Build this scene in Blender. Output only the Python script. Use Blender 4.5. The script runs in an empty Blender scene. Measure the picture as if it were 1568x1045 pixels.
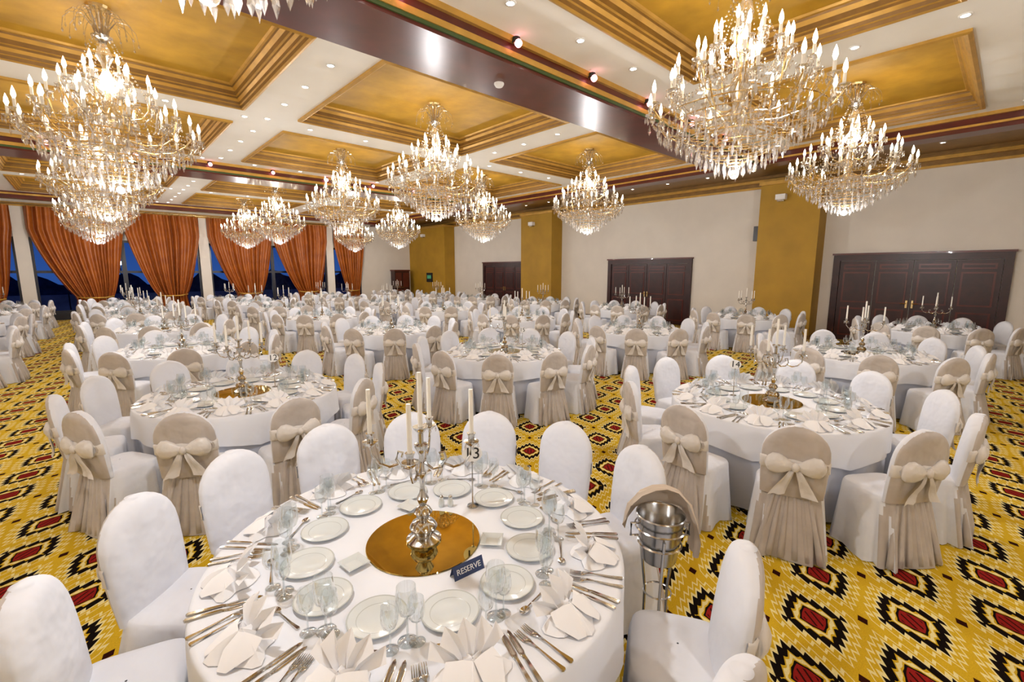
import bpy, math, random
from math import sin, cos, pi, radians, sqrt, atan2
from mathutils import Vector, Matrix
random.seed(7)
scene = bpy.context.scene
COL = scene.collection

# ------------------------------------------------------------------ materials
def newmat(name):
    m = bpy.data.materials.new(name); m.use_nodes = True
    nt = m.node_tree
    return m, nt, nt.nodes.get('Principled BSDF')

def pmat(name, col, rough=.5, metal=0., noise=0., nscale=20., bump=0., bscale=60., emis=None, estr=0., spec=None, coat=0., sheen=0.):
    m, nt, b = newmat(name)
    b.inputs['Base Color'].default_value = (*col, 1)
    b.inputs['Roughness'].default_value = rough
    b.inputs['Metallic'].default_value = metal
    if spec is not None: b.inputs['Specular IOR Level'].default_value = spec
    if coat: b.inputs['Coat Weight'].default_value = coat
    if sheen: b.inputs['Sheen Weight'].default_value = sheen
    tc = nt.nodes.new('ShaderNodeTexCoord')
    if noise > 0:
        n = nt.nodes.new('ShaderNodeTexNoise'); n.inputs['Scale'].default_value = nscale
        n.inputs['Detail'].default_value = 4
        nt.links.new(tc.outputs['Object'], n.inputs['Vector'])
        r = nt.nodes.new('ShaderNodeValToRGB')
        r.color_ramp.elements[0].position = .3; r.color_ramp.elements[1].position = .7
        r.color_ramp.elements[0].color = (*[c*(1-noise) for c in col], 1)
        r.color_ramp.elements[1].color = (*[min(1, c*(1+noise)) for c in col], 1)
        nt.links.new(n.outputs['Fac'], r.inputs['Fac'])
        nt.links.new(r.outputs['Color'], b.inputs['Base Color'])
    if bump > 0:
        n2 = nt.nodes.new('ShaderNodeTexNoise'); n2.inputs['Scale'].default_value = bscale
        nt.links.new(tc.outputs['Object'], n2.inputs['Vector'])
        bp = nt.nodes.new('ShaderNodeBump'); bp.inputs['Strength'].default_value = bump
        bp.inputs['Distance'].default_value = .02
        nt.links.new(n2.outputs['Fac'], bp.inputs['Height'])
        nt.links.new(bp.outputs['Normal'], b.inputs['Normal'])
    if emis:
        b.inputs['Emission Color'].default_value = (*emis, 1)
        b.inputs['Emission Strength'].default_value = estr
    return m

M = {}
M['cloth'] = pmat('white_linen', (.78, .805, .865), .85, bump=.35, bscale=7)  # cool tint of the fill light is put into the linen colour
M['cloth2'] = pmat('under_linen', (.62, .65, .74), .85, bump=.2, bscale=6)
M['cover'] = pmat('chair_cover', (.75, .775, .845), .8, bump=.9, bscale=8)
M['taupe'] = pmat('chair_back_shade', (.49, .445, .415), .42, noise=.1, nscale=8, bump=.8, bscale=9, sheen=.3)  # rear of the same cover, with warm shade put into the colour
M['bow'] = pmat('bow_satin', (.70, .665, .635), .32, bump=.4, bscale=18, sheen=.3)
M['napkin'] = pmat('napkin_linen', (.86, .86, .88), .85)
M['china'] = pmat('porcelain', (.68, .72, .725), .12, coat=.4)
M['rim'] = pmat('porcelain_rim', (.50, .53, .52), .2, coat=.3)
M['silver'] = pmat('silver', (.58, .57, .55), .14, 1.)
M['steel'] = pmat('brushed_steel', (.48, .48, .48), .2, 1.)
M['goldmirror'] = pmat('gold_mirror', (.58, .43, .13), .02, 1.)
M['wall'] = pmat('cream_wall', (.80, .755, .69), .8, noise=.03, nscale=1.5, bump=.05)
M['white'] = pmat('ceiling_white', (.92, .90, .86), .8, noise=.02, nscale=2)
M['goldpaint'] = pmat('coffer_gold_plaster', (.50, .285, .026), .55, noise=.18, nscale=2.2, bump=.15, bscale=9)
M['mould'] = pmat('gilt_moulding', (.56, .32, .06), .38, .3, noise=.12, nscale=5)
M['mould2'] = pmat('antique_moulding', (.23, .12, .025), .4, .2, noise=.15, nscale=6)
M['colgold'] = pmat('column_gold', (.44, .25, .016), .6, noise=.1, nscale=1.6, bump=.1)
M['wood'] = pmat('mahogany_beam', (.10, .015, .008), .3, noise=.25, nscale=3, coat=.12)
M['door'] = pmat('mahogany_door', (.036, .007, .005), .35, noise=.3, nscale=5)
M['green'] = pmat('green_line', (.05, .09, .02), .4)
M['dark'] = pmat('dark_frame', (.015, .015, .025), .3)
M['black'] = pmat('black_plastic', (.015, .015, .015), .4)
M['brass'] = pmat('brass', (.78, .58, .28), .25, 1.)
M['candle'] = pmat('candle_wax', (.88, .86, .80), .5)
M['bulb'] = pmat('candle_bulb', (1, .9, .7), .5, emis=(1, .87, .66), estr=10)
M['lamp'] = pmat('downlight_lens', (1, 1, 1), .5, emis=(1, .97, .92), estr=16)
M['lampred'] = pmat('downlight_red', (1, .5, .5), .5, emis=(1, .34, .38), estr=6)
M['garden'] = pmat('garden_lamp_glow', (1, .9, .8), .5, emis=(.8, .9, 1), estr=5)
M['card'] = pmat('card_white', (.9, .9, .9), .6)
M['blue'] = pmat('card_blue', (.03, .05, .14), .5)
M['pillow'] = pmat('tan_napkin', (.58, .49, .40), .8)
M['exit'] = pmat('exit_sign', (.05, .3, .15), .5, emis=(.2, .7, .4), estr=.12)

def curtain_mat():
    m, nt, b = newmat('orange_drape')
    tc = nt.nodes.new('ShaderNodeTexCoord')
    n = nt.nodes.new('ShaderNodeTexNoise'); n.inputs['Scale'].default_value = 3
    nt.links.new(tc.outputs['Object'], n.inputs['Vector'])
    r = nt.nodes.new('ShaderNodeValToRGB')
    r.color_ramp.elements[0].color = (.25, .052, .007, 1); r.color_ramp.elements[1].color = (.52, .155, .018, 1)
    nt.links.new(n.outputs['Fac'], r.inputs['Fac']); nt.links.new(r.outputs['Color'], b.inputs['Base Color'])
    b.inputs['Roughness'].default_value = .38
    return m
M['curtain'] = curtain_mat()

def thin_glass(name, tint, fac, rough=.03):
    m = bpy.data.materials.new(name); m.use_nodes = True
    nt = m.node_tree; nt.nodes.clear()
    o = nt.nodes.new('ShaderNodeOutputMaterial')
    t = nt.nodes.new('ShaderNodeBsdfTransparent'); t.inputs[0].default_value = (*tint, 1)
    g = nt.nodes.new('ShaderNodeBsdfGlossy'); g.inputs['Roughness'].default_value = rough
    g.inputs['Color'].default_value = (1, 1, 1, 1)
    lw = nt.nodes.new('ShaderNodeLayerWeight'); lw.inputs['Blend'].default_value = fac
    mx = nt.nodes.new('ShaderNodeMixShader')
    nt.links.new(lw.outputs['Facing'], mx.inputs[0])
    nt.links.new(t.outputs[0], mx.inputs[1]); nt.links.new(g.outputs[0], mx.inputs[2])
    nt.links.new(mx.outputs[0], o.inputs[0])
    return m
M['glass'] = thin_glass('clear_glass', (.89, .92, .93), .36)
M['pane'] = thin_glass('window_pane', (.8, .85, .9), .15)

def crystal_mat():
    m = bpy.data.materials.new('cut_crystal'); m.use_nodes = True
    nt = m.node_tree; nt.nodes.clear()
    o = nt.nodes.new('ShaderNodeOutputMaterial')
    t = nt.nodes.new('ShaderNodeBsdfTransparent'); t.inputs[0].default_value = (.93, .91, .88, 1)
    g = nt.nodes.new('ShaderNodeBsdfGlossy'); g.inputs['Roughness'].default_value = .05
    g.inputs['Color'].default_value = (.88, .88, .90, 1)
    tr = nt.nodes.new('ShaderNodeBsdfTranslucent'); tr.inputs[0].default_value = (.78, .76, .74, 1)
    m1 = nt.nodes.new('ShaderNodeMixShader'); m1.inputs[0].default_value = .2
    nt.links.new(g.outputs[0], m1.inputs[1]); nt.links.new(tr.outputs[0], m1.inputs[2])
    m2 = nt.nodes.new('ShaderNodeMixShader'); m2.inputs[0].default_value = .5
    nt.links.new(t.outputs[0], m2.inputs[1]); nt.links.new(m1.outputs[0], m2.inputs[2])
    nt.links.new(m2.outputs[0], o.inputs[0])
    return m
M['crystal'] = crystal_mat()

def carpet_mat():
    m, nt, b = newmat('patterned_carpet')
    N = nt.nodes; L = nt.links
    def ma(op, a, bb=None, c=None):
        n = N.new('ShaderNodeMath'); n.operation = op
        for i, v in enumerate((a, bb, c)):
            if v is None: continue
            if isinstance(v, (int, float)): n.inputs[i].default_value = v
            else: L.new(v, n.inputs[i])
        return n.outputs[0]
    tc = N.new('ShaderNodeTexCoord'); sp = N.new('ShaderNodeSeparateXYZ')
    L.new(tc.outputs['Object'], sp.inputs[0])
    x, y = sp.outputs[0], sp.outputs[1]
    c = .7071
    a = ma('MULTIPLY', ma('ADD', ma('MULTIPLY', x, c), ma('MULTIPLY', y, -c)), 1/.54)
    bq = ma('MULTIPLY', ma('ADD', ma('MULTIPLY', x, c), ma('MULTIPLY', y, c)), 1/.80)
    a1 = ma('ABSOLUTE', ma('SUBTRACT', ma('FRACT', ma('ADD', a, .5)), .5))
    b1 = ma('ABSOLUTE', ma('SUBTRACT', ma('FRACT', ma('ADD', bq, .5)), .5))
    d1 = ma('ADD', ma('MULTIPLY', a1, 2.), ma('MULTIPLY', b1, 2.))
    d = ma('MINIMUM', d1, ma('SUBTRACT', 2., d1))
    sel = ma('LESS_THAN', d1, 1.)
    inv = ma('SUBTRACT', 1., sel)
    ax = ma('ADD', ma('MULTIPLY', sel, a1), ma('MULTIPLY', inv, ma('SUBTRACT', .5, a1)))
    bx = ma('ADD', ma('MULTIPLY', sel, b1), ma('MULTIPLY', inv, ma('SUBTRACT', .5, b1)))
    r = ma('SQRT', ma('ADD', ma('POWER', ma('MULTIPLY', ax, 2.), 2.), ma('POWER', ma('MULTIPLY', bx, 2.5), 2.)))
    dm = ma('ADD', ma('MULTIPLY', d, .65), ma('MULTIPLY', r, .35))
    tooth = ma('PINGPONG', ma('MULTIPLY', ax, 26.), 1.)
    amp = ma('MULTIPLY', ma('MINIMUM', ma('MAXIMUM', ma('SUBTRACT', d, .25), 0.), .25), .5)
    dd = ma('ADD', dm, ma('MULTIPLY', tooth, amp))
    ramp = N.new('ShaderNodeValToRGB'); cr = ramp.color_ramp; cr.interpolation = 'CONSTANT'
    gold = (.62, .40, .022, 1); cream = (.80, .70, .33, 1); blk = (.008, .005, .004, 1); red = (.27, .016, .013, 1)
    stops = [(0, red), (.235, blk), (.29, gold), (.33, cream), (.42, gold), (.47, blk), (.67, cream), (.75, gold), (.85, cream), (.90, gold)]
    cr.elements[0].position = 0; cr.elements[0].color = red
    cr.elements[1].position = stops[1][0]; cr.elements[1].color = stops[1][1]
    for p, col in stops[2:]:
        e = cr.elements.new(p); e.color = col
    L.new(dd, ramp.inputs['Fac'])
    stripe = ma('MULTIPLY', ma('LESS_THAN', dd, .2), ma('GREATER_THAN', ma('FRACT', ma('ADD', ma('MULTIPLY', ax, 16.), .36)), .72))
    node = ma('LESS_THAN', ma('ADD', ma('MULTIPLY', ma('SUBTRACT', .5, ma('MAXIMUM', ax, bx)), 2.), ma('MULTIPLY', ma('MINIMUM', ax, bx), 2.)), .10)
    dk = ma('MAXIMUM', stripe, node)
    mix = N.new('ShaderNodeMix'); mix.data_type = 'RGBA'
    L.new(dk, mix.inputs[0]); L.new(ramp.outputs[0], mix.inputs[6]); mix.inputs[7].default_value = (.03, .006, .004, 1)
    nz = N.new('ShaderNodeTexNoise'); nz.inputs['Scale'].default_value = 150
    L.new(tc.outputs['Object'], nz.inputs['Vector'])
    mm = N.new('ShaderNodeMix'); mm.data_type = 'RGBA'; mm.blend_type = 'MULTIPLY'; mm.inputs[0].default_value = .45
    L.new(mix.outputs[2], mm.inputs[6]); L.new(nz.outputs['Fac'], mm.inputs[7])
    gm = N.new('ShaderNodeMix'); gm.data_type = 'RGBA'; gm.blend_type = 'MULTIPLY'; gm.inputs[0].default_value = 1
    L.new(mm.outputs[2], gm.inputs[6]); gm.inputs[7].default_value = (1.28, 1.28, 1.28, 1)
    L.new(gm.outputs[2], b.inputs['Base Color'])
    bp = N.new('ShaderNodeBump'); bp.inputs['Strength'].default_value = .4; bp.inputs['Distance'].default_value = .01
    L.new(nz.outputs['Fac'], bp.inputs['Height']); L.new(bp.outputs[0], b.inputs['Normal'])
    b.inputs['Roughness'].default_value = .95; b.inputs['Specular IOR Level'].default_value = .03
    return m
M['carpet'] = carpet_mat()

# ------------------------------------------------------------------ mesh builder
class MB:
    def __init__(s):
        s.v = []; s.f = []; s.m = []; s.mats = []
    def mi(s, k):
        if k not in s.mats: s.mats.append(k)
        return s.mats.index(k)
    def loft(s, rings, mat, cap0=False, cap1=False, close=True):
        k = s.mi(mat); base = len(s.v); n = len(rings[0])
        for r in rings: s.v += [tuple(p) for p in r]
        for i in range(len(rings)-1):
            for j in range(n if close else n-1):
                a = base+i*n+j; b_ = base+i*n+(j+1) % n
                s.f.append((a, b_, b_+n, a+n)); s.m.append(k)
        if cap0: s.f.append(tuple(base+j for j in reversed(range(n)))); s.m.append(k)
        if cap1: s.f.append(tuple(base+(len(rings)-1)*n+j for j in range(n))); s.m.append(k)
    def lathe(s, prof, mat, seg=16, o=(0, 0, 0), cap0=False, cap1=False):
        rings = [[(o[0]+r*cos(2*pi*j/seg), o[1]+r*sin(2*pi*j/seg), o[2]+z) for j in range(seg)] for r, z in prof]
        s.loft(rings, mat, cap0, cap1)
    def tube(s, path, rad, mat, seg=6, caps=True):
        path = [Vector(p) for p in path]; rings = []
        for i, p in enumerate(path):
            d = (path[min(i+1, len(path)-1)]-path[max(i-1, 0)]).normalized()
            up = Vector((0, 0, 1)) if abs(d.z) < .95 else Vector((1, 0, 0))
            a = d.cross(up).normalized(); b_ = a.cross(d)
            r = rad[i] if isinstance(rad, (list, tuple)) else rad
            rings.append([p+(a*cos(2*pi*j/seg)+b_*sin(2*pi*j/seg))*r for j in range(seg)])
        s.loft(rings, mat, caps, caps)
    def box(s, x0, x1, y0, y1, z0, z1, mat):
        k = s.mi(mat); b_ = len(s.v)
        s.v += [(x0, y0, z0), (x1, y0, z0), (x1, y1, z0), (x0, y1, z0), (x0, y0, z1), (x1, y0, z1), (x1, y1, z1), (x0, y1, z1)]
        for f in ((3, 2, 1, 0), (4, 5, 6, 7), (0, 1, 5, 4), (1, 2, 6, 5), (2, 3, 7, 6), (3, 0, 4, 7)):
            s.f.append(tuple(b_+i for i in f)); s.m.append(k)
    def quad(s, pts, mat):
        k = s.mi(mat); b_ = len(s.v); s.v += [tuple(p) for p in pts]
        s.f.append(tuple(range(b_, b_+len(pts)))); s.m.append(k)
    def drop(s, x, y, z, h, r, mat, seg=4):
        k = s.mi(mat); b_ = len(s.v); a0 = random.random()*pi
        s.v.append((x, y, z))
        for j in range(seg):
            a = a0+2*pi*j/seg; s.v.append((x+r*cos(a), y+r*sin(a), z-h*.65))
        s.v.append((x, y, z-h))
        for j in range(seg):
            s.f.append((b_, b_+1+(j+1) % seg, b_+1+j)); s.m.append(k)
            s.f.append((b_+seg+1, b_+1+j, b_+1+(j+1) % seg)); s.m.append(k)
    def ball(s, x, y, z, r, mat, seg=8, sz=1.):
        prof = [(r*sin(pi*i/6)+1e-4, -r*sz*cos(pi*i/6)) for i in range(7)]
        s.lathe(prof, mat, seg, (x, y, z))
    def add(s, other, mtx):
        base = len(s.v)
        s.v += [tuple(mtx @ Vector(v)) for v in other.v]
        ks = [s.mi(k) for k in other.mats]
        s.f += [tuple(base+i for i in f) for f in other.f]
        s.m += [ks[i] for i in other.m]
    def mesh(s, name, smooth=True, angle=None):
        me = bpy.data.meshes.new(name)
        me.from_pydata(s.v, [], s.f)
        for k in s.mats: me.materials.append(M[k])
        me.polygons.foreach_set('material_index', s.m)
        if smooth: me.polygons.foreach_set('use_smooth', [True]*len(s.f))
        if smooth and angle:
            try: me.set_sharp_from_angle(angle=radians(angle))
            except Exception: pass
        me.update()
        return me

def obj(name, me, loc=(0, 0, 0), rz=0., parent=None, rot=None):
    o = bpy.data.objects.new(name, me)
    o.location = loc
    o.rotation_euler = rot if rot else (0, 0, rz)
    COL.objects.link(o)
    if parent: o.parent = parent
    return o

# ------------------------------------------------------------------ room constants
XR, YC, XL, YN = 16.0, 26.2, -7.0, -6.0
H, HC = 4.9, 5.2

fl = MB(); fl.quad([(XL, YN, 0), (XR, YN, 0), (XR, YC, 0), (XL, YC, 0)], 'carpet')
obj('floor', fl.mesh('floor', False))

# ceiling
xc = [(-6.4, -2.5), (-1.5, 2.4), (3.4, 7.3), (8.3, 12.2)]
yc = [(-3.9, -.4), (.7, 3.7), (6.3, 9.8), (10.8, 14.3), (16.7, 20.2), (21.2, 24.7)]
xb = sorted(set([XL, 12.7]+[v for p in xc for v in p]))
yb = sorted(set([YN, YC]+[v for p in yc for v in p]))
c = MB()
for i in range(len(xb)-1):
    for j in range(len(yb)-1):
        x0, x1, y0, y1 = xb[i], xb[i+1], yb[j], yb[j+1]
        if (x0, x1) in xc and (y0, y1) in yc: continue
        c.quad([(x0, y0, H), (x0, y1, H), (x1, y1, H), (x1, y0, H)], 'white')
c.quad([(12.7, YN, 4.86), (12.7, YC, 4.86), (XR, YC, 4.86), (XR, YN, 4.86)], 'mould2')
for (x0, x1) in xc:
    for (y0, y1) in yc:
        c.quad([(x0+.24, y0+.24, HC), (x0+.24, y1-.24, HC), (x1-.24, y1-.24, HC), (x1-.24, y0+.24, HC)], 'goldpaint')
obj('ceiling', c.mesh('ceiling', False))

t = MB()
prof = [(-.04, H), (-.04, H-.035), (.0, H-.05), (.03, H-.035), (.04, H+.01), (.06, H+.02), (.07, H+.06), (.10, H+.10), (.105, H+.13), (.13, H+.14), (.14, H+.2), (.18, H+.245), (.19, H+.27), (.22, H+.275), (.24, HC)]
mk = ['mould', 'mould', 'mould', 'mould2', 'mould', 'mould2', 'mould', 'mould2', 'mould', 'mould2', 'mould', 'mould2', 'mould', 'mould']
for (x0, x1) in xc:
    for (y0, y1) in yc:
        for q in range(len(prof)-1):
            rs = []
            for d, z in prof[q:q+2]:
                rs.append([(x0+d, y0+d, z), (x0+d, y1-d, z), (x1-d, y1-d, z), (x1-d, y0+d, z)])
            t.loft(rs, mk[q])
obj('trim_1', t.mesh('coffer_mouldings', False))

# beams
def beam_y(name, y0, y1, xa, xb_):
    b = MB()
    b.box(xa, xb_, y0+.06, y1-.06, 4.58, H, 'wood')
    for s in (-1, 1):
        for z0, z1, dd, mt in ((4.62, 4.66, .035, 'green'), (4.66, 4.73, .02, 'mould'), (4.73, 4.83, .05, 'wood'), (4.83, H, .0, 'mould')):
            if s < 0: b.box(xa, xb_, y0+dd, y0+.065, z0, z1, mt)
            else: b.box(xa, xb_, y1-.065, y1-dd, z0, z1, mt)
    obj(name, b.mesh(name, False))
beam_y('ceiling_beam', 4.6, 5.7, XL, 12.7)
beam_y('ceiling_beam', 14.95, 16.05, XL, 12.7)
beam_y('ceiling_beam', -5.4, -4.5, XL, 12.7)
b = MB()
b.box(12.7, 13.15, YN, YC, 4.60, H+.05, 'wood')
b.box(12.66, 12.7, YN, YC, 4.68, 4.72, 'mould')
b.box(12.64, 12.7, YN, YC, 4.84, H, 'mould')
b.box(13.15, 13.3, YN, YC, 4.78, 4.86, 'wood')
b.box(13.3, 13.36, YN, YC, 4.80, 4.86, 'mould')
obj('ceiling_beam', b.mesh('side_beam', False))
b = MB()
b.box(XL, 12.7, 25.3, 25.7, 4.65, H, 'wood'); b.box(XL, 12.7, 25.26, 25.3, 4.78, 4.84, 'mould')
obj('ceiling_beam', b.mesh('end_beam', False))

# walls
b = MB(); b.box(XR, XR+.2, YN, YC, 0, H, 'wall'); obj('wall_right', b.mesh('wall_right', False))
b = MB(); b.box(XL, XR+.2, YN-.2, YN, 0, H, 'wall'); obj('wall_back', b.mesh('wall_back', False))
b = MB(); b.box(XL-.2, XL, YN-.2, YC+.2, 0, H, 'wall'); obj('wall_left', b.mesh('wall_left', False))
b = MB()
for z0, z1, dx, mt in ((4.54, 4.60, .06, 'mould'), (4.60, 4.70, .12, 'mould2'), (4.70, 4.78, .22, 'mould'), (4.78, 4.86, .36, 'mould2')):
    b.box(XR-dx, XR, YN, YC, z0, z1, mt)
obj('trim_2', b.mesh('cornice', False))
b = MB(); b.box(XR-.02, XR, YN, YC, 0, .12, 'door'); obj('baseboard_right', b.mesh('bb', False))
# columns
for (y0, y1) in ((3.85, 5.45), (14.0, 15.95), (22.3, YC)):
    e1 = .04 if y1 < YC else 0
    b = MB(); b.box(15.3, XR, y0, y1, 0, 4.62, 'colgold')
    b.box(15.26, XR, y0-.04, y1+e1, 0, .12, 'mould2')
    b.box(15.24, XR, y0-.06, y1+e1, 4.52, 4.62, 'mould')
    obj('column', b.mesh('column', False))
    w = MB(); yy = (y0+y1)/2+.2
    w.box(15.12, 15.3, yy-.13, yy+.13, 4.05, 4.2, 'card')
    w.box(15.16, 15.3, yy-.09, yy+.09, 4.0, 4.05, 'steel')
    obj('wall_sconce', w.mesh('wall_sconce', False))

# doors on right wall
def door(n, y0, y1, zt=2.42):
    b = MB(); x = XR-.003
    fr = .16
    b.box(x-.08, x, y0, y0+fr, 0, zt, 'door'); b.box(x-.08, x, y1-fr, y1, 0, zt, 'door')
    b.box(x-.08, x, y0+fr, y1-fr, zt-.16, zt, 'door'); b.box(x-.11, x, y0-.03, y1+.03, zt, zt+.05, 'wood')
    k = 4; w = (y1-y0-2*fr)/k
    for i in range(k):
        a = y0+fr+i*w
        b.box(x-.045, x, a+.008, a+w-.008, .02, zt-.17, 'door')
        for z0, z1 in ((.15, .95), (1.1, 1.95), (2.02, zt-.26)):
            b.box(x-.06, x-.045, a+.10, a+w-.10, z0, z1, 'wood')
            b.box(x-.07, x-.06, a+.14, a+w-.14, z0+.04, z1-.04, 'door')
    m_ = (y0+y1)/2
    for s in (-1, 1):
        b.box(x-.075, x-.045, m_+s*.06-.02, m_+s*.06+.02, 1.0, 1.2, 'brass')
        b.tube([(x-.07, m_+s*.06, 1.12), (x-.12, m_+s*.06, 1.12), (x-.12, m_+s*.18, 1.12)], .012, 'brass')
    obj('door_%d' % n, b.mesh('door', False))
door(1, 0.0, 3.55); door(2, 7.8, 11.4); door(3, 16.1, 19.6)

# window wall
pil = [-7.0, -1.7, 4.25, 10.2]
b = MB()
b.box(XL, XR+.2, YC, YC+.25, 3.3, H, 'wall')
b.box(XL, 12.0, YC, YC+.25, 0, .28, 'dark')
b.box(12.0, XR+.2, YC, YC+.25, 0, 3.3, 'wall')
for p in pil: b.box(p-.2, p+.2, YC-.08, YC+.25, 0, 4.6, 'wall')
b.box(XL, 12.0, YC-.1, YC, 4.45, 4.6, 'mould')
obj('wall_window_side', b.mesh('wall_window_side', False))
b = MB(); b.box(12.2, 15.3, YC-.02, YC, 0, .12, 'door'); obj('baseboard_window_side', b.mesh('bb2', False))
wins = [(-6.8, -1.9), (-1.5, 4.05), (4.45, 10.0), (10.40, 12.0)]
for n, (x0, x1) in enumerate(wins):
    b = MB()
    k = max(1, round((x1-x0)/1.3)); w = (x1-x0)/k
    for i in range(k+1):
        xx = x0+i*w; b.box(xx-.08, xx+.08, YC+.06, YC+.18, .28, 3.3, 'dark')
    for z in (.28, 1.9, 3.2): b.box(x0, x1, YC+.08, YC+.16, z, z+.1, 'dark')
    b.quad([(x0, YC+.12, .28), (x1, YC+.12, .28), (x1, YC+.12, 3.3), (x0, YC+.12, 3.3)], 'pane')
    obj('window_%d' % (n+1), b.mesh('window', False))
M['terrace'] = pmat('terrace_stone', (.10, .14, .28), .6, noise=.3, nscale=1.5)
M['hedge'] = pmat('dark_hedge', (.02, .035, .07), .9, noise=.5, nscale=3, bump=1., bscale=6)
b = MB(); b.quad([(-25, YC+.3, -.3), (25, YC+.3, -.3), (25, YC+30, -.3), (-25, YC+30, -.3)], 'terrace')
b.box(-25, 25, YC+9, YC+9.3, -.3, .7, 'terrace')
obj('ground_terrace', b.mesh('terrace', False))
b = MB(); top = []; bot = []
for i in range(121):
    x = -25+50*i/120; h = 1.5+.35*sin(x*1.3)+.25*sin(x*3.1+1)+random.random()*.2
    bot.append((x, YC+11.5, -.3)); top.append((x, YC+12+.2*random.random(), h))
b.loft([bot, top, [(p[0], p[1]+1.2, p[2]-.3) for p in top], [(p[0], p[1]+2.2, -.3) for p in bot]], 'hedge', close=False)
obj('garden_hedge', b.mesh('hedge'))
b = MB()
for i in range(14):
    x = -13+2.1*i+random.uniform(-.5, .5); y = YC+4+random.random()*4; h = random.choice((.9, 1.5, 2.3))
    b.tube([(x, y, -.3), (x, y, h)], .03, 'dark'); b.ball(x, y, h+.09, .10, 'garden')
obj('garden_lamps', b.mesh('garden_lamps'))

# curtains
def curtain(x0, x1, shift):
    b = MB(); n = 120; rings = []
    zs = [4.46, 4.3, 4.0, 3.6, 3.2, 2.8, 2.4, 2.1, 1.8, 1.5, 1.3, 1.1, .95, .8, .5, .25, .02]
    w0 = (x1-x0)/2; cx0 = (x0+x1)/2; ph = random.random()*6
    for z in zs:
        f = min(1, max(0, (z-.9)/2.7)); f2 = f**.8*(1.15-.15*f)
        w = w0*(.40+.60*min(1, f2)) if z > .9 else w0*(.40+.08*(.9-z)/.9)
        cx = cx0+shift*(1-f)**1.5
        ring = []
        for j in range(n+1):
            s = j/n*2-1
            a = .085+.04*sin(s*9+ph)
            ring.append((cx+w*s, YC-.24+a*sin(s*pi*11+.7*sin(z*1.7+ph)+.8*sin(s*5+ph)), z))
        rings.append(ring)
    b.loft(rings, 'curtain', close=False)
    cc = cx0+shift; ww = w0*.41
    b.tube([(cc-ww, YC-.24, .93), (cc-ww*.5, YC-.36, .88), (cc+ww*.5, YC-.36, .88), (cc+ww, YC-.24, .93)], .035, 'mould')
    obj('curtain', b.mesh('curtain'))
for x0, x1, s in ((-6.9, -4.4, -.2), (-4.4, -1.88, .3), (-1.52, 1.35, .3), (1.4, 4.1, .1), (4.42, 7.2, .2), (7.25, 10.05, .25), (10.38, 12.2, .1)):
    curtain(x0, x1, s)
b = MB()
b.tube([(XL+.1, YC-.22, 4.52), (12.3, YC-.22, 4.52)], .03, 'brass'); b.ball(12.33, YC-.22, 4.52, .06, 'brass')
for p in pil[1:]: b.box(p-.02, p+.02, YC-.22, YC-.08, 4.50, 4.54, 'brass')
obj('curtain_rod', b.mesh('curtain_rod'))

# ------------------------------------------------------------------ downlights
b = MB(); r_ = MB()
def dl(bb, x, y, z, mt, r=.046):
    bb.lathe([(r+.022, 0), (r+.018, -.012), (r, -.012)], 'card', 10, (x, y, z))
    bb.quad([(x+r*cos(-2*pi*j/8), y+r*sin(-2*pi*j/8), z-.006) for j in range(8)], mt)
for X in (-2.0, 2.9, 7.8):
    for i in range(28):
        y = -3.5+1.05*i
        if any(y0-.35 < y < y1+.35 for y0, y1 in ((4.6, 5.7), (14.95, 16.05), (25.3, 25.7))): continue
        dl(b, X, y, H, 'lamp')
for Y in (.15, 4.1, 6.0, 10.3, 14.65, 16.4, 20.7, 25.0):
    for i in range(16):
        X = -6.0+1.22*i
        if X > 12.4 or any(abs(X-q) < .35 for q in (-2.0, 2.9, 7.8)): continue
        dl(b, X, Y, H, 'lamp')
for i in range(22): dl(b, 14.6, -4+1.35*i, 4.86, 'lamp', .045)
obj('recessed_downlights', b.mesh('recessed_downlights'))
for i in range(11):
    for Y in (4.6, 14.95):
        r_.lathe([(.05, 0), (.06, -.05), (.045, -.07)], 'black', 10, (-5+1.55*i, Y-.02, 4.88))
        r_.ball(-5+1.55*i, Y-.06, 4.80, .05, 'lampred', 8)
obj('red_spotlights', r_.mesh('red_spotlights'))
s_ = MB(); s_.lathe([(.07, 0), (.07, -.02), (.05, -.05), (.001, -.055)], 'card', 16)
obj('smoke_detector', s_.mesh('smoke_detector'), (4.55, 5.2, 4.58))

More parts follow.
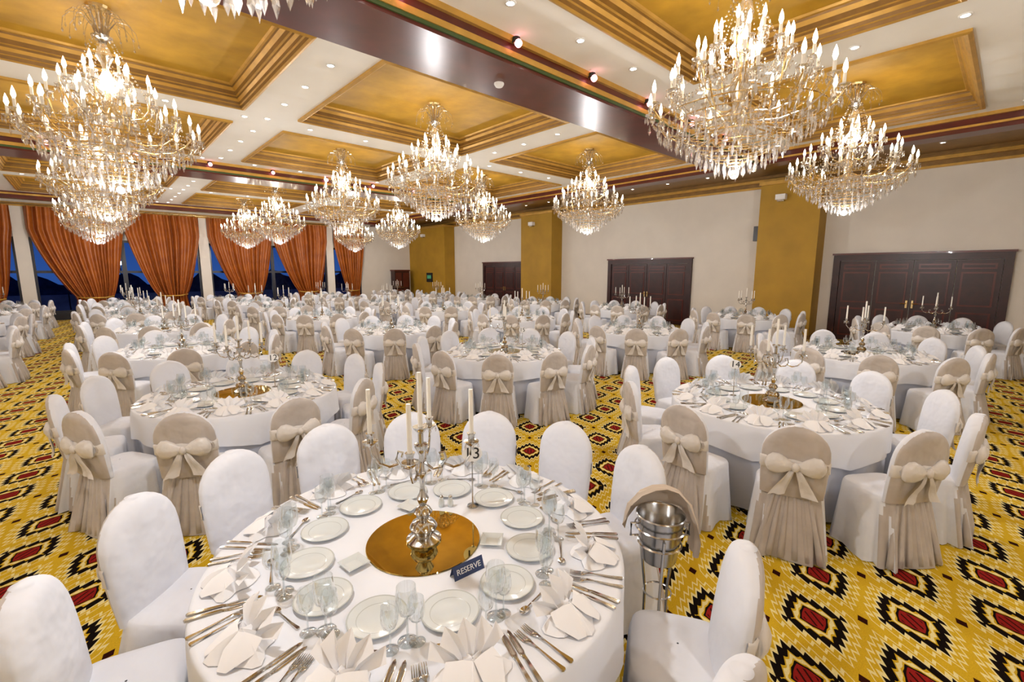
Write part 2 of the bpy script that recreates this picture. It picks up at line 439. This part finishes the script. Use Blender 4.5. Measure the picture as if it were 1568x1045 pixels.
# ------------------------------------------------------------------ chandelier (origin at coffer ceiling)
def chandelier():
    b = MB()
    b.lathe([(.001, -.0), (.13, -.0), (.12, -.03), (.05, -.05), (.03, -.09), (.001, -.1)], 'brass', 16)
    b.tube([(0, 0, -.08), (0, 0, -.3)], .012, 'brass')
    b.lathe([(.02, -.28), (.05, -.31), (.11, -.34), (.05, -.38), (.03, -.42), (.07, -.5), (.09, -.58), (.05, -.66), (.03, -.72), (.06, -.8), (.12, -.88), (.13, -.93), (.05, -1.0),
             (.04, -1.1), (.08, -1.2), (.12, -1.3), (.06, -1.42), (.07, -1.5), (.17, -1.58), (.2, -1.62), (.12, -1.7), (.05, -1.78), (.001, -1.8)], 'crystal', 14)
    b.tube([(0, 0, -.3), (0, 0, -1.7)], .016, 'brass')
    for k in range(12):
        a = 2*pi*k/12
        for R, zz in ((.36, -.12), (.25, -.05)):
            pts = [(.03, -.42), (.08, zz-.12), (R*.45, zz), (R*.75, zz-.01), (R*.95, zz-.09), (R, zz-.2)]
            aa = a+(pi/12 if R < .3 else 0)
            b.tube([(r*cos(aa), r*sin(aa), z) for r, z in pts], [.009, .008, .007, .006, .005, .004], 'crystal', 4)
            b.drop(R*cos(aa), R*sin(aa), zz-.2, .07, .014, 'crystal')
    tiers = [(15, .92, -1.46, -1.62, 0), (12, .70, -1.22, -1.50, .2), (9, .45, -.98, -1.20, .1), (5, .22, -.80, -.95, 0)]
    for n, R, zc, z0, ph in tiers:
        for k in range(n):
            a = 2*pi*k/n+ph; ca, sa = cos(a), sin(a)
            pts = [(.05, z0), (R*.25, z0-.07), (R*.5, z0-.11), (R*.75, z0-.09), (R*.92, z0-.0), (R, zc-.06), (R, zc-.02)]
            b.tube([(r*ca, r*sa, z) for r, z in pts], .009, 'crystal' if k % 2 else 'brass', 5)
            x, y = R*ca, R*sa
            b.lathe([(.012, -.04), (.03, -.025), (.055, -.01), (.06, .0), (.02, -.002)], 'crystal', 9, (x, y, zc))
            b.lathe([(.016, 0), (.016, .1), (.012, .1)], 'candle', 7, (x, y, zc), cap1=True)
            b.lathe([(.009, .10), (.024, .14), (.018, .185), (.001, .235)], 'bulb', 5, (x, y, zc))
            for q in range(6):
                qa = 2*pi*q/6+a
                b.drop(x+.052*cos(qa), y+.052*sin(qa), zc-.015, .085, .012, 'crystal')
            b.drop(x, y, zc-.1, .13, .018, 'crystal')
            for fr in (.35, .6, .82):
                b.drop(R*fr*ca, R*fr*sa, z0-.1, .1+.03*random.random(), .014, 'crystal')
    def swag(p, q, sag, n):
        p = Vector(p); q = Vector(q)
        for i in range(n+1):
            f = i/n; v = p.lerp(q, f); v.z -= sag*4*f*(1-f)
            b.drop(v.x, v.y, v.z+.012, .026, .011, 'crystal')
    for k in range(15):
        a = 2*pi*k/15
        swag((.12*cos(a), .12*sin(a), -.92), (.89*cos(a), .89*sin(a), -1.5), .14, 22)
        a2 = 2*pi*(k+1)/15
        swag((.92*cos(a), .92*sin(a), -1.5), (.92*cos(a2), .92*sin(a2), -1.5), .07, 9)
    for k in range(12):
        a = 2*pi*k/12+.2; a2 = a+2*pi/12
        swag((.7*cos(a), .7*sin(a), -1.26), (.7*cos(a2), .7*sin(a2), -1.26), .07, 8)
        swag((.1*cos(a), .1*sin(a), -.36), (.42*cos(a), .42*sin(a), -1.02), .05, 16)
    rings = [(.82, -1.60, 44, .13), (.72, -1.66, 40, .15), (.61, -1.74, 36, .15), (.50, -1.82, 32, .15), (.40, -1.90, 26, .15), (.30, -1.97, 20, .14), (.2, -2.03, 14, .13), (.1, -2.08, 8, .12)]
    for R, z, n, h in rings:
        ring = [(R*cos(2*pi*j/32), R*sin(2*pi*j/32), z) for j in range(33)]
        b.tube(ring, .006, 'brass', 4, False)
        for j in range(n):
            a = 2*pi*(j+random.random()*.4)/n; hh = h*(.8+.4*random.random())
            b.drop(R*cos(a), R*sin(a), z+.01, .035, .012, 'crystal')
            b.drop(R*cos(a), R*sin(a), z-.03, hh, .017, 'crystal')
    b.ball(0, 0, -2.19, .05, 'crystal', 8)
    return b.mesh('crystal_chandelier', False)
chm = chandelier()
cent = [(x, y) for y in (2.2, 8.05, 12.55, 18.45, 22.95) for x in (.45, 5.35, 10.25)] + [(-4.45, 2.2), (-4.45, 8.05), (.45, -2.15), (5.35, -2.15)]
k = 0
for (x, y) in cent:
    k += 1
    o = obj('crystal_chandelier', chm, (x, y, HC), rz=k*.37)
    l = bpy.data.lights.new('chandelier_glow', 'POINT'); l.energy = 50; l.color = (1, .87, .71); l.shadow_soft_size = .12
    lo = bpy.data.objects.new('bulb_light', l); COL.objects.link(lo); lo.parent = o; lo.location = (0, 0, -.86)
    l2 = bpy.data.lights.new('chandelier_fill_low', 'POINT'); l2.energy = 88; l2.color = (.985, .975, .985); l2.shadow_soft_size = .06  # added cool fill lamp under the chandelier, where no bulb hangs
    lo2 = bpy.data.objects.new('fill_light_low', l2); COL.objects.link(lo2); lo2.parent = o; lo2.location = (0, 0, -2.32)

# ------------------------------------------------------------------ dining chair (back at +Y, faces -Y)
def supr(t, p):
    c_, s_ = cos(t), sin(t)
    return (math.copysign(abs(c_)**p, c_), math.copysign(abs(s_)**p, s_))
CT = .945
def chair():
    b = MB(); n = 64; rings = []
    for z in (0.005, .05, .12, .2, .28, .35, .41, .445, .462, .47):
        f = 1-z/.47
        hx = .20+.035*f; yf = -.165-.005*f; ybk = .215+.085*f
        if z > .44: e = (z-.44)/.03; hx -= .012*e*e; yf += .012*e*e
        cy = (yf+ybk)/2; hy = (ybk-yf)/2; r = []
        for j in range(n):
            tt = 2*pi*j/n; sx, sy = supr(tt, .42)
            amp = .023*(f**.8) if f > 0 else 0; k = 1+amp/.2*(sin(tt*11+1)+.5*sin(tt*17))*.8
            r.append((hx*sx*k, cy+hy*sy*k, z))
        rings.append(r)
    for s, z in ((.8, .482), (.45, .488), (.02, .49)):
        r = []
        for j in range(n):
            tt = 2*pi*j/n; sx, sy = supr(tt, .42+.3*(1-s)); r.append((.188*s*sx, .025+.18*s*sy, z))
        rings.append(r)
    b.loft(rings, 'cover')
    rings = []; zs = [.44, .5, .56, .62, .68, .74, .79, .83, .86, .89, .912, .928, .938, .943, CT]
    zr = .74; top = CT+.0001
    for z in zs:
        hw = .190+.010*sin((z-.45)*5.5)
        if z > zr: hw *= max(.02, (1-((z-zr)/(top-zr))**2.15))**.5
        th = .034+.008*sin((z-.44)*6)
        if z > CT-.06: th *= max(.15, (1-((z-CT+.06)/.061)**2))**.5
        yc_ = .195+.12*(z-.45); r = []
        gather = max(0, 1-abs(z-.67)/.2)
        for j in range(n):
            tt = 2*pi*j/n; sx, sy = supr(tt, .62)
            px = hw*sx; py = th*sy
            if sy > 0: py += .008*gather*sin(px*95)
            r.append((px, yc_+py-(.022*(1-sx*sx) if sy < 0 else -.01*(1-sx*sx)), z))
        rings.append(r)
    b.loft(rings, 'cover', cap1=True)
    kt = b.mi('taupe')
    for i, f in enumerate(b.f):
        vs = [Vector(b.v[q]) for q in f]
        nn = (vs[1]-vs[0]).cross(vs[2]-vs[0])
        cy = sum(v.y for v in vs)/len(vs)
        if nn.length > 0 and cy > .195 and nn.normalized().y > .25: b.m[i] = kt  # rear-facing cover faces get the painted shade tone
    rings = []
    for z, g in ((.63, -.004), (.64, .005), (.675, .003), (.71, .005), (.72, -.004)):
        yc_ = .195+.12*(z-.45); r = []
        for j in range(n//2+1):
            tt = 2*pi*j/n; sx, sy = supr(tt, .62)
            r.append(((.201+g)*sx, yc_+(.042+g)*sy+.012*(1-sx*sx), z))
        rings.append(r)
    b.loft(rings, 'bow', close=False)
    zb = .675; yb_ = .292
    for s in (-1, 1):
        rr = []
        for x, h, th, dz in ((.0, .016, .012, 0), (.03, .026, .018, .002), (.07, .052, .032, .006), (.11, .070, .034, .008), (.15, .068, .024, .006), (.165, .055, .008, .004)):
            r = []
            for j in range(14):
                a = 2*pi*j/14
                r.append((s*(x-.012*cos(a*2)), yb_+th*sin(a)-x*x*.8+.003*sin(a*5), zb+dz+h*cos(a)))
            rr.append(r)
        if s < 0: rr = [list(reversed(q)) for q in rr]
        b.loft(rr, 'bow', cap1=True)
        tails = []
        for f in [i/8 for i in range(9)]:
            z = zb-.01-.20*f; w = .014+.036*f; x = s*(.012+.085*f); y = .285+.01*sin(f*6)
            tails.append([(x-w, y+.0, z+.01*s*f), (x-w*.3, y+.014, z), (x+w*.3, y-.0, z), (x+w, y+.010, z-.01*s*f)])
        b.loft(tails, 'bow', close=False)
    rr = []
    for i in range(7):
        a = pi*i/6; rr.append([(.024*sin(a)*cos(q*2*pi/10), yb_+.012+.020*sin(a)*sin(q*2*pi/10), zb-.032*cos(a)) for q in range(10)])
    b.loft(rr, 'bow')
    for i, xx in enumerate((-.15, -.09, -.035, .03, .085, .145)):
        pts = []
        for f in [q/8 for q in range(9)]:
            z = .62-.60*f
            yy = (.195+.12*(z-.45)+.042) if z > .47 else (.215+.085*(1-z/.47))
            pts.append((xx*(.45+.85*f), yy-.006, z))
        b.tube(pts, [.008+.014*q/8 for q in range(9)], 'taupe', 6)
    return b.mesh('dining_chair')
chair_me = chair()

# ------------------------------------------------------------------ table with cloths
TR = .88
def table():
    b = MB(); n = 120
    def ring(r, z, amp, k=1, ph=0): return [((r+amp*(sin(9*t_+ph)+.6*sin(14*t_+2*ph)))*cos(t_), (r+amp*(sin(9*t_+ph)+.6*sin(14*t_+2*ph)))*sin(t_), z) for t_ in [2*pi*j/n for j in range(n)]]
    rr = [ring(.02, .75, 0), ring(.5, .75, 0), ring(TR-.02, .75, 0), ring(TR-.006, .747, 0), ring(TR, .735, .0), ring(TR+.004, .70, .003), ring(TR+.006, .62, .007), ring(TR+.006, .54, .010), ring(TR+.006, .47, .013)]
    for i, p in enumerate(rr[-1]):
        t_ = 2*pi*i/n; rr[-1][i] = (p[0], p[1], .46+.045*abs(sin(4*t_)))
    b.loft(rr, 'cloth')
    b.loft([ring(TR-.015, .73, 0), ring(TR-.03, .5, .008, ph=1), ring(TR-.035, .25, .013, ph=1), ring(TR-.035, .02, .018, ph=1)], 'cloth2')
    b.lathe([(.06, .73), (.05, .1), (.3, .03), (.32, .0)], 'dark', 12)
    return b.mesh('banquet_table')
table_me = table()

# ------------------------------------------------------------------ tableware
def plate():
    b = MB(); b.lathe([(.001, .004), (.062, .004), (.070, .007)], 'china', 36)
    b.lathe([(.070, .007), (.0725, .008)], 'rim', 36); b.lathe([(.0725, .008), (.099, .015)], 'china', 36)
    b.lathe([(.099, .015), (.104, .016), (.105, .014)], 'rim', 36); b.lathe([(.105, .014), (.07, .0), (.001, .0)], 'china', 36); return b
def napkin():
    # pleated mound with a standing fan of points rising from it
    b = MB(); rings = []; n = 28
    for rho in (1., .8, .6, .4, .2, .02):
        r = []
        for j in range(n):
            th = 2*pi*j/n; pl = cos(7*th)
            R = .105*rho*(1+.16*cos(4*th+.5)+.07*pl)
            z = .003+.060*(1-rho)**.8*(1+.35*pl*rho*1.6)
            r.append((R*cos(th), -.01+R*.85*sin(th), z))
        rings.append(r)
    b.loft(rings, 'napkin')
    m = 10; base = []; mid = []; tip = []
    R = .135
    for i in range(m+1):
        a = radians(-66+132*i/m); o = 1 if i % 2 else -1; zz = .017*o
        base.append((.02*sin(a), .015+zz*.3, .012))
        mid.append((.55*R*sin(a), .03+.6*zz, .012+.50*R*cos(a)))
        tip.append((R*sin(a), .06+zz, .014+(.80+.07*o)*R*cos(a)))
    b.loft([base, mid, tip], 'napkin', close=False)
    # two turned-down collar points at the front
    for s in (-1, 1):
        b.loft([[(0, -.02, .06), (s*.03, -.01, .066), (s*.075, .02, .05)], [(s*.01, -.07, .035), (s*.05, -.055, .045), (s*.095, -.015, .028)], [(s*.045, -.105, .006), (s*.06, -.10, .008), (s*.075, -.09, .006)]], 'napkin', close=False)
    return b
def strip(b, pts, mat):
    rr = []
    for y, w, z, t_ in pts: rr.append([(-w, y, z), (w, y, z), (w*.7, y, z+t_), (-w*.7, y, z+t_)])
    b.loft(rr, mat, True, True)
def knife():
    b = MB(); strip(b, [(-.12, .004, .001, .004), (-.115, .010, .001, .006), (-.06, .008, .001, .006), (-.01, .006, .001, .006), (0, .007, .001, .003), (.02, .011, .001, .002), (.08, .011, .001, .002), (.11, .007, .001, .002), (.12, .001, .001, .001)], 'silver'); return b
def fork():
    b = MB(); strip(b, [(-.11, .004, .001, .004), (-.105, .010, .001, .005), (-.06, .006, .001, .005), (.0, .003, .006, .004), (.03, .005, .008, .003), (.045, .012, .006, .002), (.055, .013, .003, .002)], 'silver')
    for x in (-.0105, -.0035, .0035, .0105):
        bb = MB(); strip(bb, [(.055, .0022, .003, .002), (.08, .002, .002, .002), (.1, .001, .006, .001)], 'silver'); b.add(bb, Matrix.Translation((x, 0, 0)))
    return b
def spoon():
    b = MB(); strip(b, [(-.09, .004, .001, .004), (-.085, .008, .001, .005), (-.04, .005, .001, .004), (.02, .003, .006, .003), (.035, .004, .006, .003)], 'silver')
    b.loft([[(.016*s_*cos(q*2*pi/12), .055+.023*s_*sin(q*2*pi/12), .002+.006*s_) for q in range(12)] for s_ in (.05, .5, .85, 1.)], 'silver')
    return b
def glass(sc=1.):
    b = MB(); p = [(.001, .001), (.034, .001), (.030, .004), (.006, .010), (.004, .03), (.004, .085), (.010, .095), (.028, .11), (.036, .135), (.036, .16), (.031, .2)]
    b.lathe([(r*sc, z*sc) for r, z in p], 'glass', 20); return b
P, NA, KN, FO, SP, G1, G2 = plate(), napkin(), knife(), fork(), spoon(), glass(1.), glass(.8)

LAY = [('bread_plate', P, (0, .40, 0), 0), ('folded_napkin', NA, (0, .135, 0), 0),
       ('table_knife', KN, (.140, .132, 0), .07), ('table_knife', KN, (.168, .132, 0), .09),
       ('table_fork', FO, (-.140, .125, 0), -.07), ('table_fork', FO, (-.170, .125, 0), -.09),
       ('dessert_spoon', SP, (-.018, .264, 0), pi/2+.06),
       ('wine_glass', G1, (.142, .325, 0), 0), ('wine_glass', G2, (-.125, .315, 0), 0), ('wine_glass', G2, (.100, .282, 0), 0)]
def setting_mtx(ang, p, rz):
    m = Matrix.Rotation(ang+pi/2, 4, 'Z')
    return m @ Matrix.Translation((p[0], -TR+p[1], p[2])) @ Matrix.Rotation(rz, 4, 'Z')
allset = MB()
for k in range(12):
    for nm, mb, p, rz in LAY:
        allset.add(mb, setting_mtx(radians(-111+30*k), p, rz))
allset_me = allset.mesh('place_settings', True, 35)
tw = {}
def tmesh(nm, mb):
    key = (nm, id(mb))
    if key not in tw: tw[key] = mb.mesh(nm, True, 35)
    return tw[key]

def candelabra():
    b = MB()
    b.lathe([(.001, 0), (.075, 0), (.078, .008), (.06, .016), (.04, .03), (.055, .045), (.062, .065), (.05, .085), (.02, .1), (.03, .115), (.042, .135), (.03, .155), (.014, .165), (.022, .185), (.028, .2), (.014, .225), (.010, .26), (.016, .3), (.022, .315), (.012, .33), (.010, .40), (.02, .42), (.03, .44), (.03, .45), (.012, .455), (.012, .5), (.03, .52), (.034, .53), (.012, .53)], 'silver', 20)
    b.lathe([(.011, .53), (.010, .77)], 'candle', 12, cap1=True)
    for k in range(4):
        a = pi/2*k; ca, sa = cos(a), sin(a); u = .025
        pts = [(.015, .34), (.05, .31), (.09, .32), (.11, .355), (.10, .39), (.08, .385), (.085, .365)]
        b.tube([(r*ca, r*sa, z+u) for r, z in pts], .0055, 'silver', 6)
        pts = [(.10, .335), (.14, .32), (.185, .335), (.215, .375), (.22, .42)]
        b.tube([(r*ca, r*sa, z+u) for r, z in pts], .0055, 'silver', 6)
        x, y = .22*ca, .22*sa
        b.lathe([(.006, .41), (.03, .43), (.034, .438), (.014, .44), (.014, .46), (.02, .475), (.011, .475)], 'silver', 14, (x, y, u))
        b.lathe([(.0105, .475), (.0095, .67)], 'candle', 10, (x, y, u), cap1=True)
        for q in range(5):
            b.drop(x+.03*cos(q*1.256), y+.03*sin(q*1.256), .432+u, .03, .006, 'crystal')
    return b.mesh('candelabra', True, 40)
cand_me = candelabra()
mir = MB(); mir.lathe([(.001, 0), (.25, 0), (.252, .003), (.25, .006), (.001, .006)], 'goldmirror', 64)
mir_me = mir.mesh('mirror_tray', True, 30)

def text_mesh(s, size, mat):
    cu = bpy.data.curves.new('txt', 'FONT'); cu.body = s; cu.size = size; cu.align_x = 'CENTER'; cu.align_y = 'CENTER'; cu.extrude = .0008
    to = bpy.data.objects.new('txt', cu); COL.objects.link(to)
    dg = bpy.context.evaluated_depsgraph_get(); me = bpy.data.meshes.new_from_object(to.evaluated_get(dg))
    bpy.data.objects.remove(to); me.materials.clear(); me.materials.append(M[mat]); return me

def table_number(x, y, s, ht=.31):
    e = bpy.data.objects.new('table_number_stand', None); COL.objects.link(e); e.location = (x, y, .7505)
    e.rotation_euler = (0, 0, atan2(-y, -x)+pi/2)
    b = MB(); b.lathe([(.001, 0), (.03, 0), (.028, .006), (.004, .012), (.003, ht-.05)], 'steel', 14)
    b.lathe([(.001, ht-.05), (.01, ht-.045), (.003, ht-.04)], 'steel', 10)
    obj('stand_pole', b.mesh('pole'), parent=e)
    c_ = MB(); R = .052; ring = lambda yy: [(R*cos(2*pi*j/24), yy, ht+R*.85*sin(2*pi*j/24)) for j in range(24)]
    c_.loft([ring(-.002), ring(.002)], 'card', True, True)
    obj('number_disc', c_.mesh('disc', False), parent=e)
    obj('number_text', text_mesh(s, .085, 'black'), (0, -.0035, ht), parent=e, rot=(pi/2, 0, 0))
    return e

# ------------------------------------------------------------------ place the tables
T13 = (1.0, 1.67)
tabs = [(T13, 13)]
cols = [1.05, 4.6, 8.35, 12.9]; rows = [1.4, 5.15, 8.75, 12.3, 15.9, 19.5, 23.0]
for i, X in enumerate(cols):
    for j, Y in enumerate(rows):
        if i == 0 and j == 0: continue
        xx = X+(random.random()-.5)*.2*(j > 1); yy = Y+(random.random()-.5)*.2*(j > 1)
        if i == 3: yy -= .4 if j < 2 else 0
        if i == 3 and j == 6: xx -= .2
        tabs.append(((xx, yy), None))
tabs += [((-2.35, 12.2), None), ((-2.4, 15.9), None), ((-2.3, 19.5), None), ((-2.3, 23.0), None)]
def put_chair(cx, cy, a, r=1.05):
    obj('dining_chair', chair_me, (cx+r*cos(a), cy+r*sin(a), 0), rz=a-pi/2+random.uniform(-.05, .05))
for idx, ((x, y), tag) in enumerate(tabs):
    obj('banquet_table', table_me, (x, y, 0), rz=idx*.7)
    obj('mirror_tray', mir_me, (x, y, .7505))
    obj('candelabra', cand_me, (x, y, .757), rz=(-pi/4+.05 if tag else idx*.9))
    if tag == 13:
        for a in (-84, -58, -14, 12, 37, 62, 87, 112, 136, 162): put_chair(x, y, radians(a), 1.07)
        for k_ in range(12):
            for nm, mb, p, rz in LAY:
                m_ = Matrix.Translation((x, y, .7505)) @ setting_mtx(radians(-111+30*k_)+random.uniform(-.01, .01), p, rz+random.uniform(-.03, .03))
                o = obj(nm, tmesh(nm, mb)); o.matrix_world = m_
    else:
        n = 11; ph = random.random()*.57
        if idx == 7: ph = radians(8)
        for k_ in range(n):
            a = 2*pi*k_/n+ph
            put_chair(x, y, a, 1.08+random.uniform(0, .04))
        obj('place_settings', allset_me, (x, y, .7505), rz=idx*.53)
table_number(T13[0]+.352, T13[1]+.095, '13', .285)
table_number(1.05+.30, 5.15-.0, '12'); table_number(4.6+.28, 5.15-.1, '15')
table_number(4.6-.05, 1.4+.33, '14')

def dish():
    b = MB(); r = lambda s, z: [(-s, -s, z), (s, -s, z), (s, s, z), (-s, s, z)]
    b.loft([r(.027, 0), r(.048, .018), r(.046, .02), r(.027, .006)], 'china', True, True); return b.mesh('square_dish', False)
dm = dish()
for dx, dy, a in ((-.308, .04, .1), (.215, -.22, .75), (.10, .297, .3)):
    obj('square_dish', dm, (T13[0]+dx, T13[1]+dy, .7505), rz=a)
sh = MB(); sh.lathe([(.001, 0), (.014, 0), (.016, .02), (.011, .045), (.012, .05)], 'china', 14); sh.lathe([(.012, .05), (.008, .06), (.001, .062)], 'steel', 14)
shm = sh.mesh('salt_shaker')
obj('salt_shaker', shm, (T13[0]+.23, T13[1]+.20, .7505)); obj('pepper_shaker', shm, (T13[0]+.265, T13[1]+.17, .7505))
e = bpy.data.objects.new('reserved_card', None); COL.objects.link(e); e.location = (T13[0]+.01, T13[1]-.31, .7505); e.rotation_euler = (0, 0, radians(-42.7+38))
b = MB(); b.quad([(-.07, -.02, 0), (.07, -.02, 0), (.07, .0, .05), (-.07, .0, .05)], 'blue'); b.quad([(-.07, .0, .05), (.07, .0, .05), (.07, .02, 0), (-.07, .02, 0)], 'blue')
obj('card', b.mesh('card', False), parent=e)
obj('card_text', text_mesh('RESERVE', .030, 'card'), (0, -.0125, .025), parent=e, rot=(radians(68), 0, 0))

# ice bucket with stand
b = MB()
b.lathe([(.001, .62), (.075, .62), (.08, .63), (.105, .83), (.112, .845), (.108, .85), (.098, .84), (.075, .65), (.001, .645)], 'steel', 28)
b.lathe([(.112, .78), (.117, .785), (.112, .79)], 'steel', 28)
for a in (0, pi):
    b.tube([(.1*cos(a), .1*sin(a), .8), (.135*cos(a), .135*sin(a), .8), (.135*cos(a), .135*sin(a), .74), (.1*cos(a), .1*sin(a), .74)], .006, 'steel')
for k_ in range(3):
    a = 2*pi*k_/3+.4
    b.tube([(.1*cos(a), .1*sin(a), .76), (.06*cos(a), .06*sin(a), .45), (.06*cos(a), .06*sin(a), .25), (.11*cos(a), .11*sin(a), .008)], .007, 'steel')
b.lathe([(.062, .45), (.067, .455), (.062, .46)], 'steel', 20); b.lathe([(.095, .7), (.102, .705), (.095, .71)], 'steel', 20)
path = [(-.140, .80, .03), (-.130, .86, .035), (-.085, .915, .04), (-.02, .94, .04), (.04, .945, .045), (.10, .925, .05), (.140, .88, .06), (.158, .80, .065), (.162, .72, .065), (.158, .65, .055)]
cl = []
for i, (px, pz, hw) in enumerate(path):
    ring = []; right = max(0, min(1, (i-5)/3))
    for q in range(15):
        s_ = q/14*2-1
        ring.append((px+.010*sin(s_*7+i), .085*(1-right)+.01*right+hw*s_, pz-(.10*(s_ > 0)*s_)*(1-right)+.006*sin(s_*9+i*.6)))
    cl.append(ring)
b.loft(cl, 'pillow', close=False)
obj('ice_bucket_stand', b.mesh('ice_bucket_stand', True, 60), (1.84, .98, 0), rz=radians(-42.7))

# ------------------------------------------------------------------ far corner furniture
b = MB()
b.box(-.5, .5, -.25, .25, .08, 2.0, 'door'); b.box(-.54, .54, -.28, .27, 2.0, 2.08, 'wood'); b.box(-.52, .52, -.27, .26, 0, .08, 'wood')
for s in (-1, 1):
    b.box(s*.25-.2, s*.25+.2, -.27, -.25, .15, .9, 'wood'); b.box(s*.25-.2, s*.25+.2, -.27, -.25, 1.0, 1.9, 'wood'); b.ball(s*.05, -.28, 1.0, .02, 'brass')
obj('wooden_cabinet', b.mesh('wooden_cabinet', False), (14.4, YC-.32, 0))
b = MB(); b.box(15.24, 15.3, 23.6, 24.2, 1.35, 1.9, 'black'); b.box(15.23, 15.24, 23.7, 24.1, 1.55, 1.75, 'exit')
obj('notice_sign', b.mesh('notice_sign', False))
b = MB(); b.box(15.42, 15.62, 5.46, 5.62, 2.9, 3.35, 'black'); b.box(15.40, 15.42, 5.47, 5.61, 2.92, 3.33, 'dark')
obj('wall_speaker', b.mesh('wall_speaker', False))

# ------------------------------------------------------------------ world
w = bpy.data.worlds.new('dusk'); scene.world = w; w.use_nodes = True
nt = w.node_tree; bg = nt.nodes['Background']
tc = nt.nodes.new('ShaderNodeTexCoord'); sp = nt.nodes.new('ShaderNodeSeparateXYZ'); rp = nt.nodes.new('ShaderNodeValToRGB')
nt.links.new(tc.outputs['Generated'], sp.inputs[0]); nt.links.new(sp.outputs[2], rp.inputs[0]); nt.links.new(rp.outputs[0], bg.inputs[0])
rp.color_ramp.elements[0].color = (.06, .19, .70, 1); rp.color_ramp.elements[1].color = (.006, .03, .25, 1); rp.color_ramp.elements[1].position = .2
bg.inputs[1].default_value = .42

# ------------------------------------------------------------------ camera
cd = bpy.data.cameras.new('camera'); cam = bpy.data.objects.new('camera', cd); COL.objects.link(cam)
cd.sensor_width = 36; cd.lens = 700/1568*36; cd.clip_start = .02; cd.clip_end = 200
cam.location = (0, 0, 1.95); cam.rotation_euler = (radians(90-8.6), 0, radians(-42.7))
scene.camera = cam
scene.view_settings.view_transform = 'Standard'
scene.view_settings.exposure = 0.12
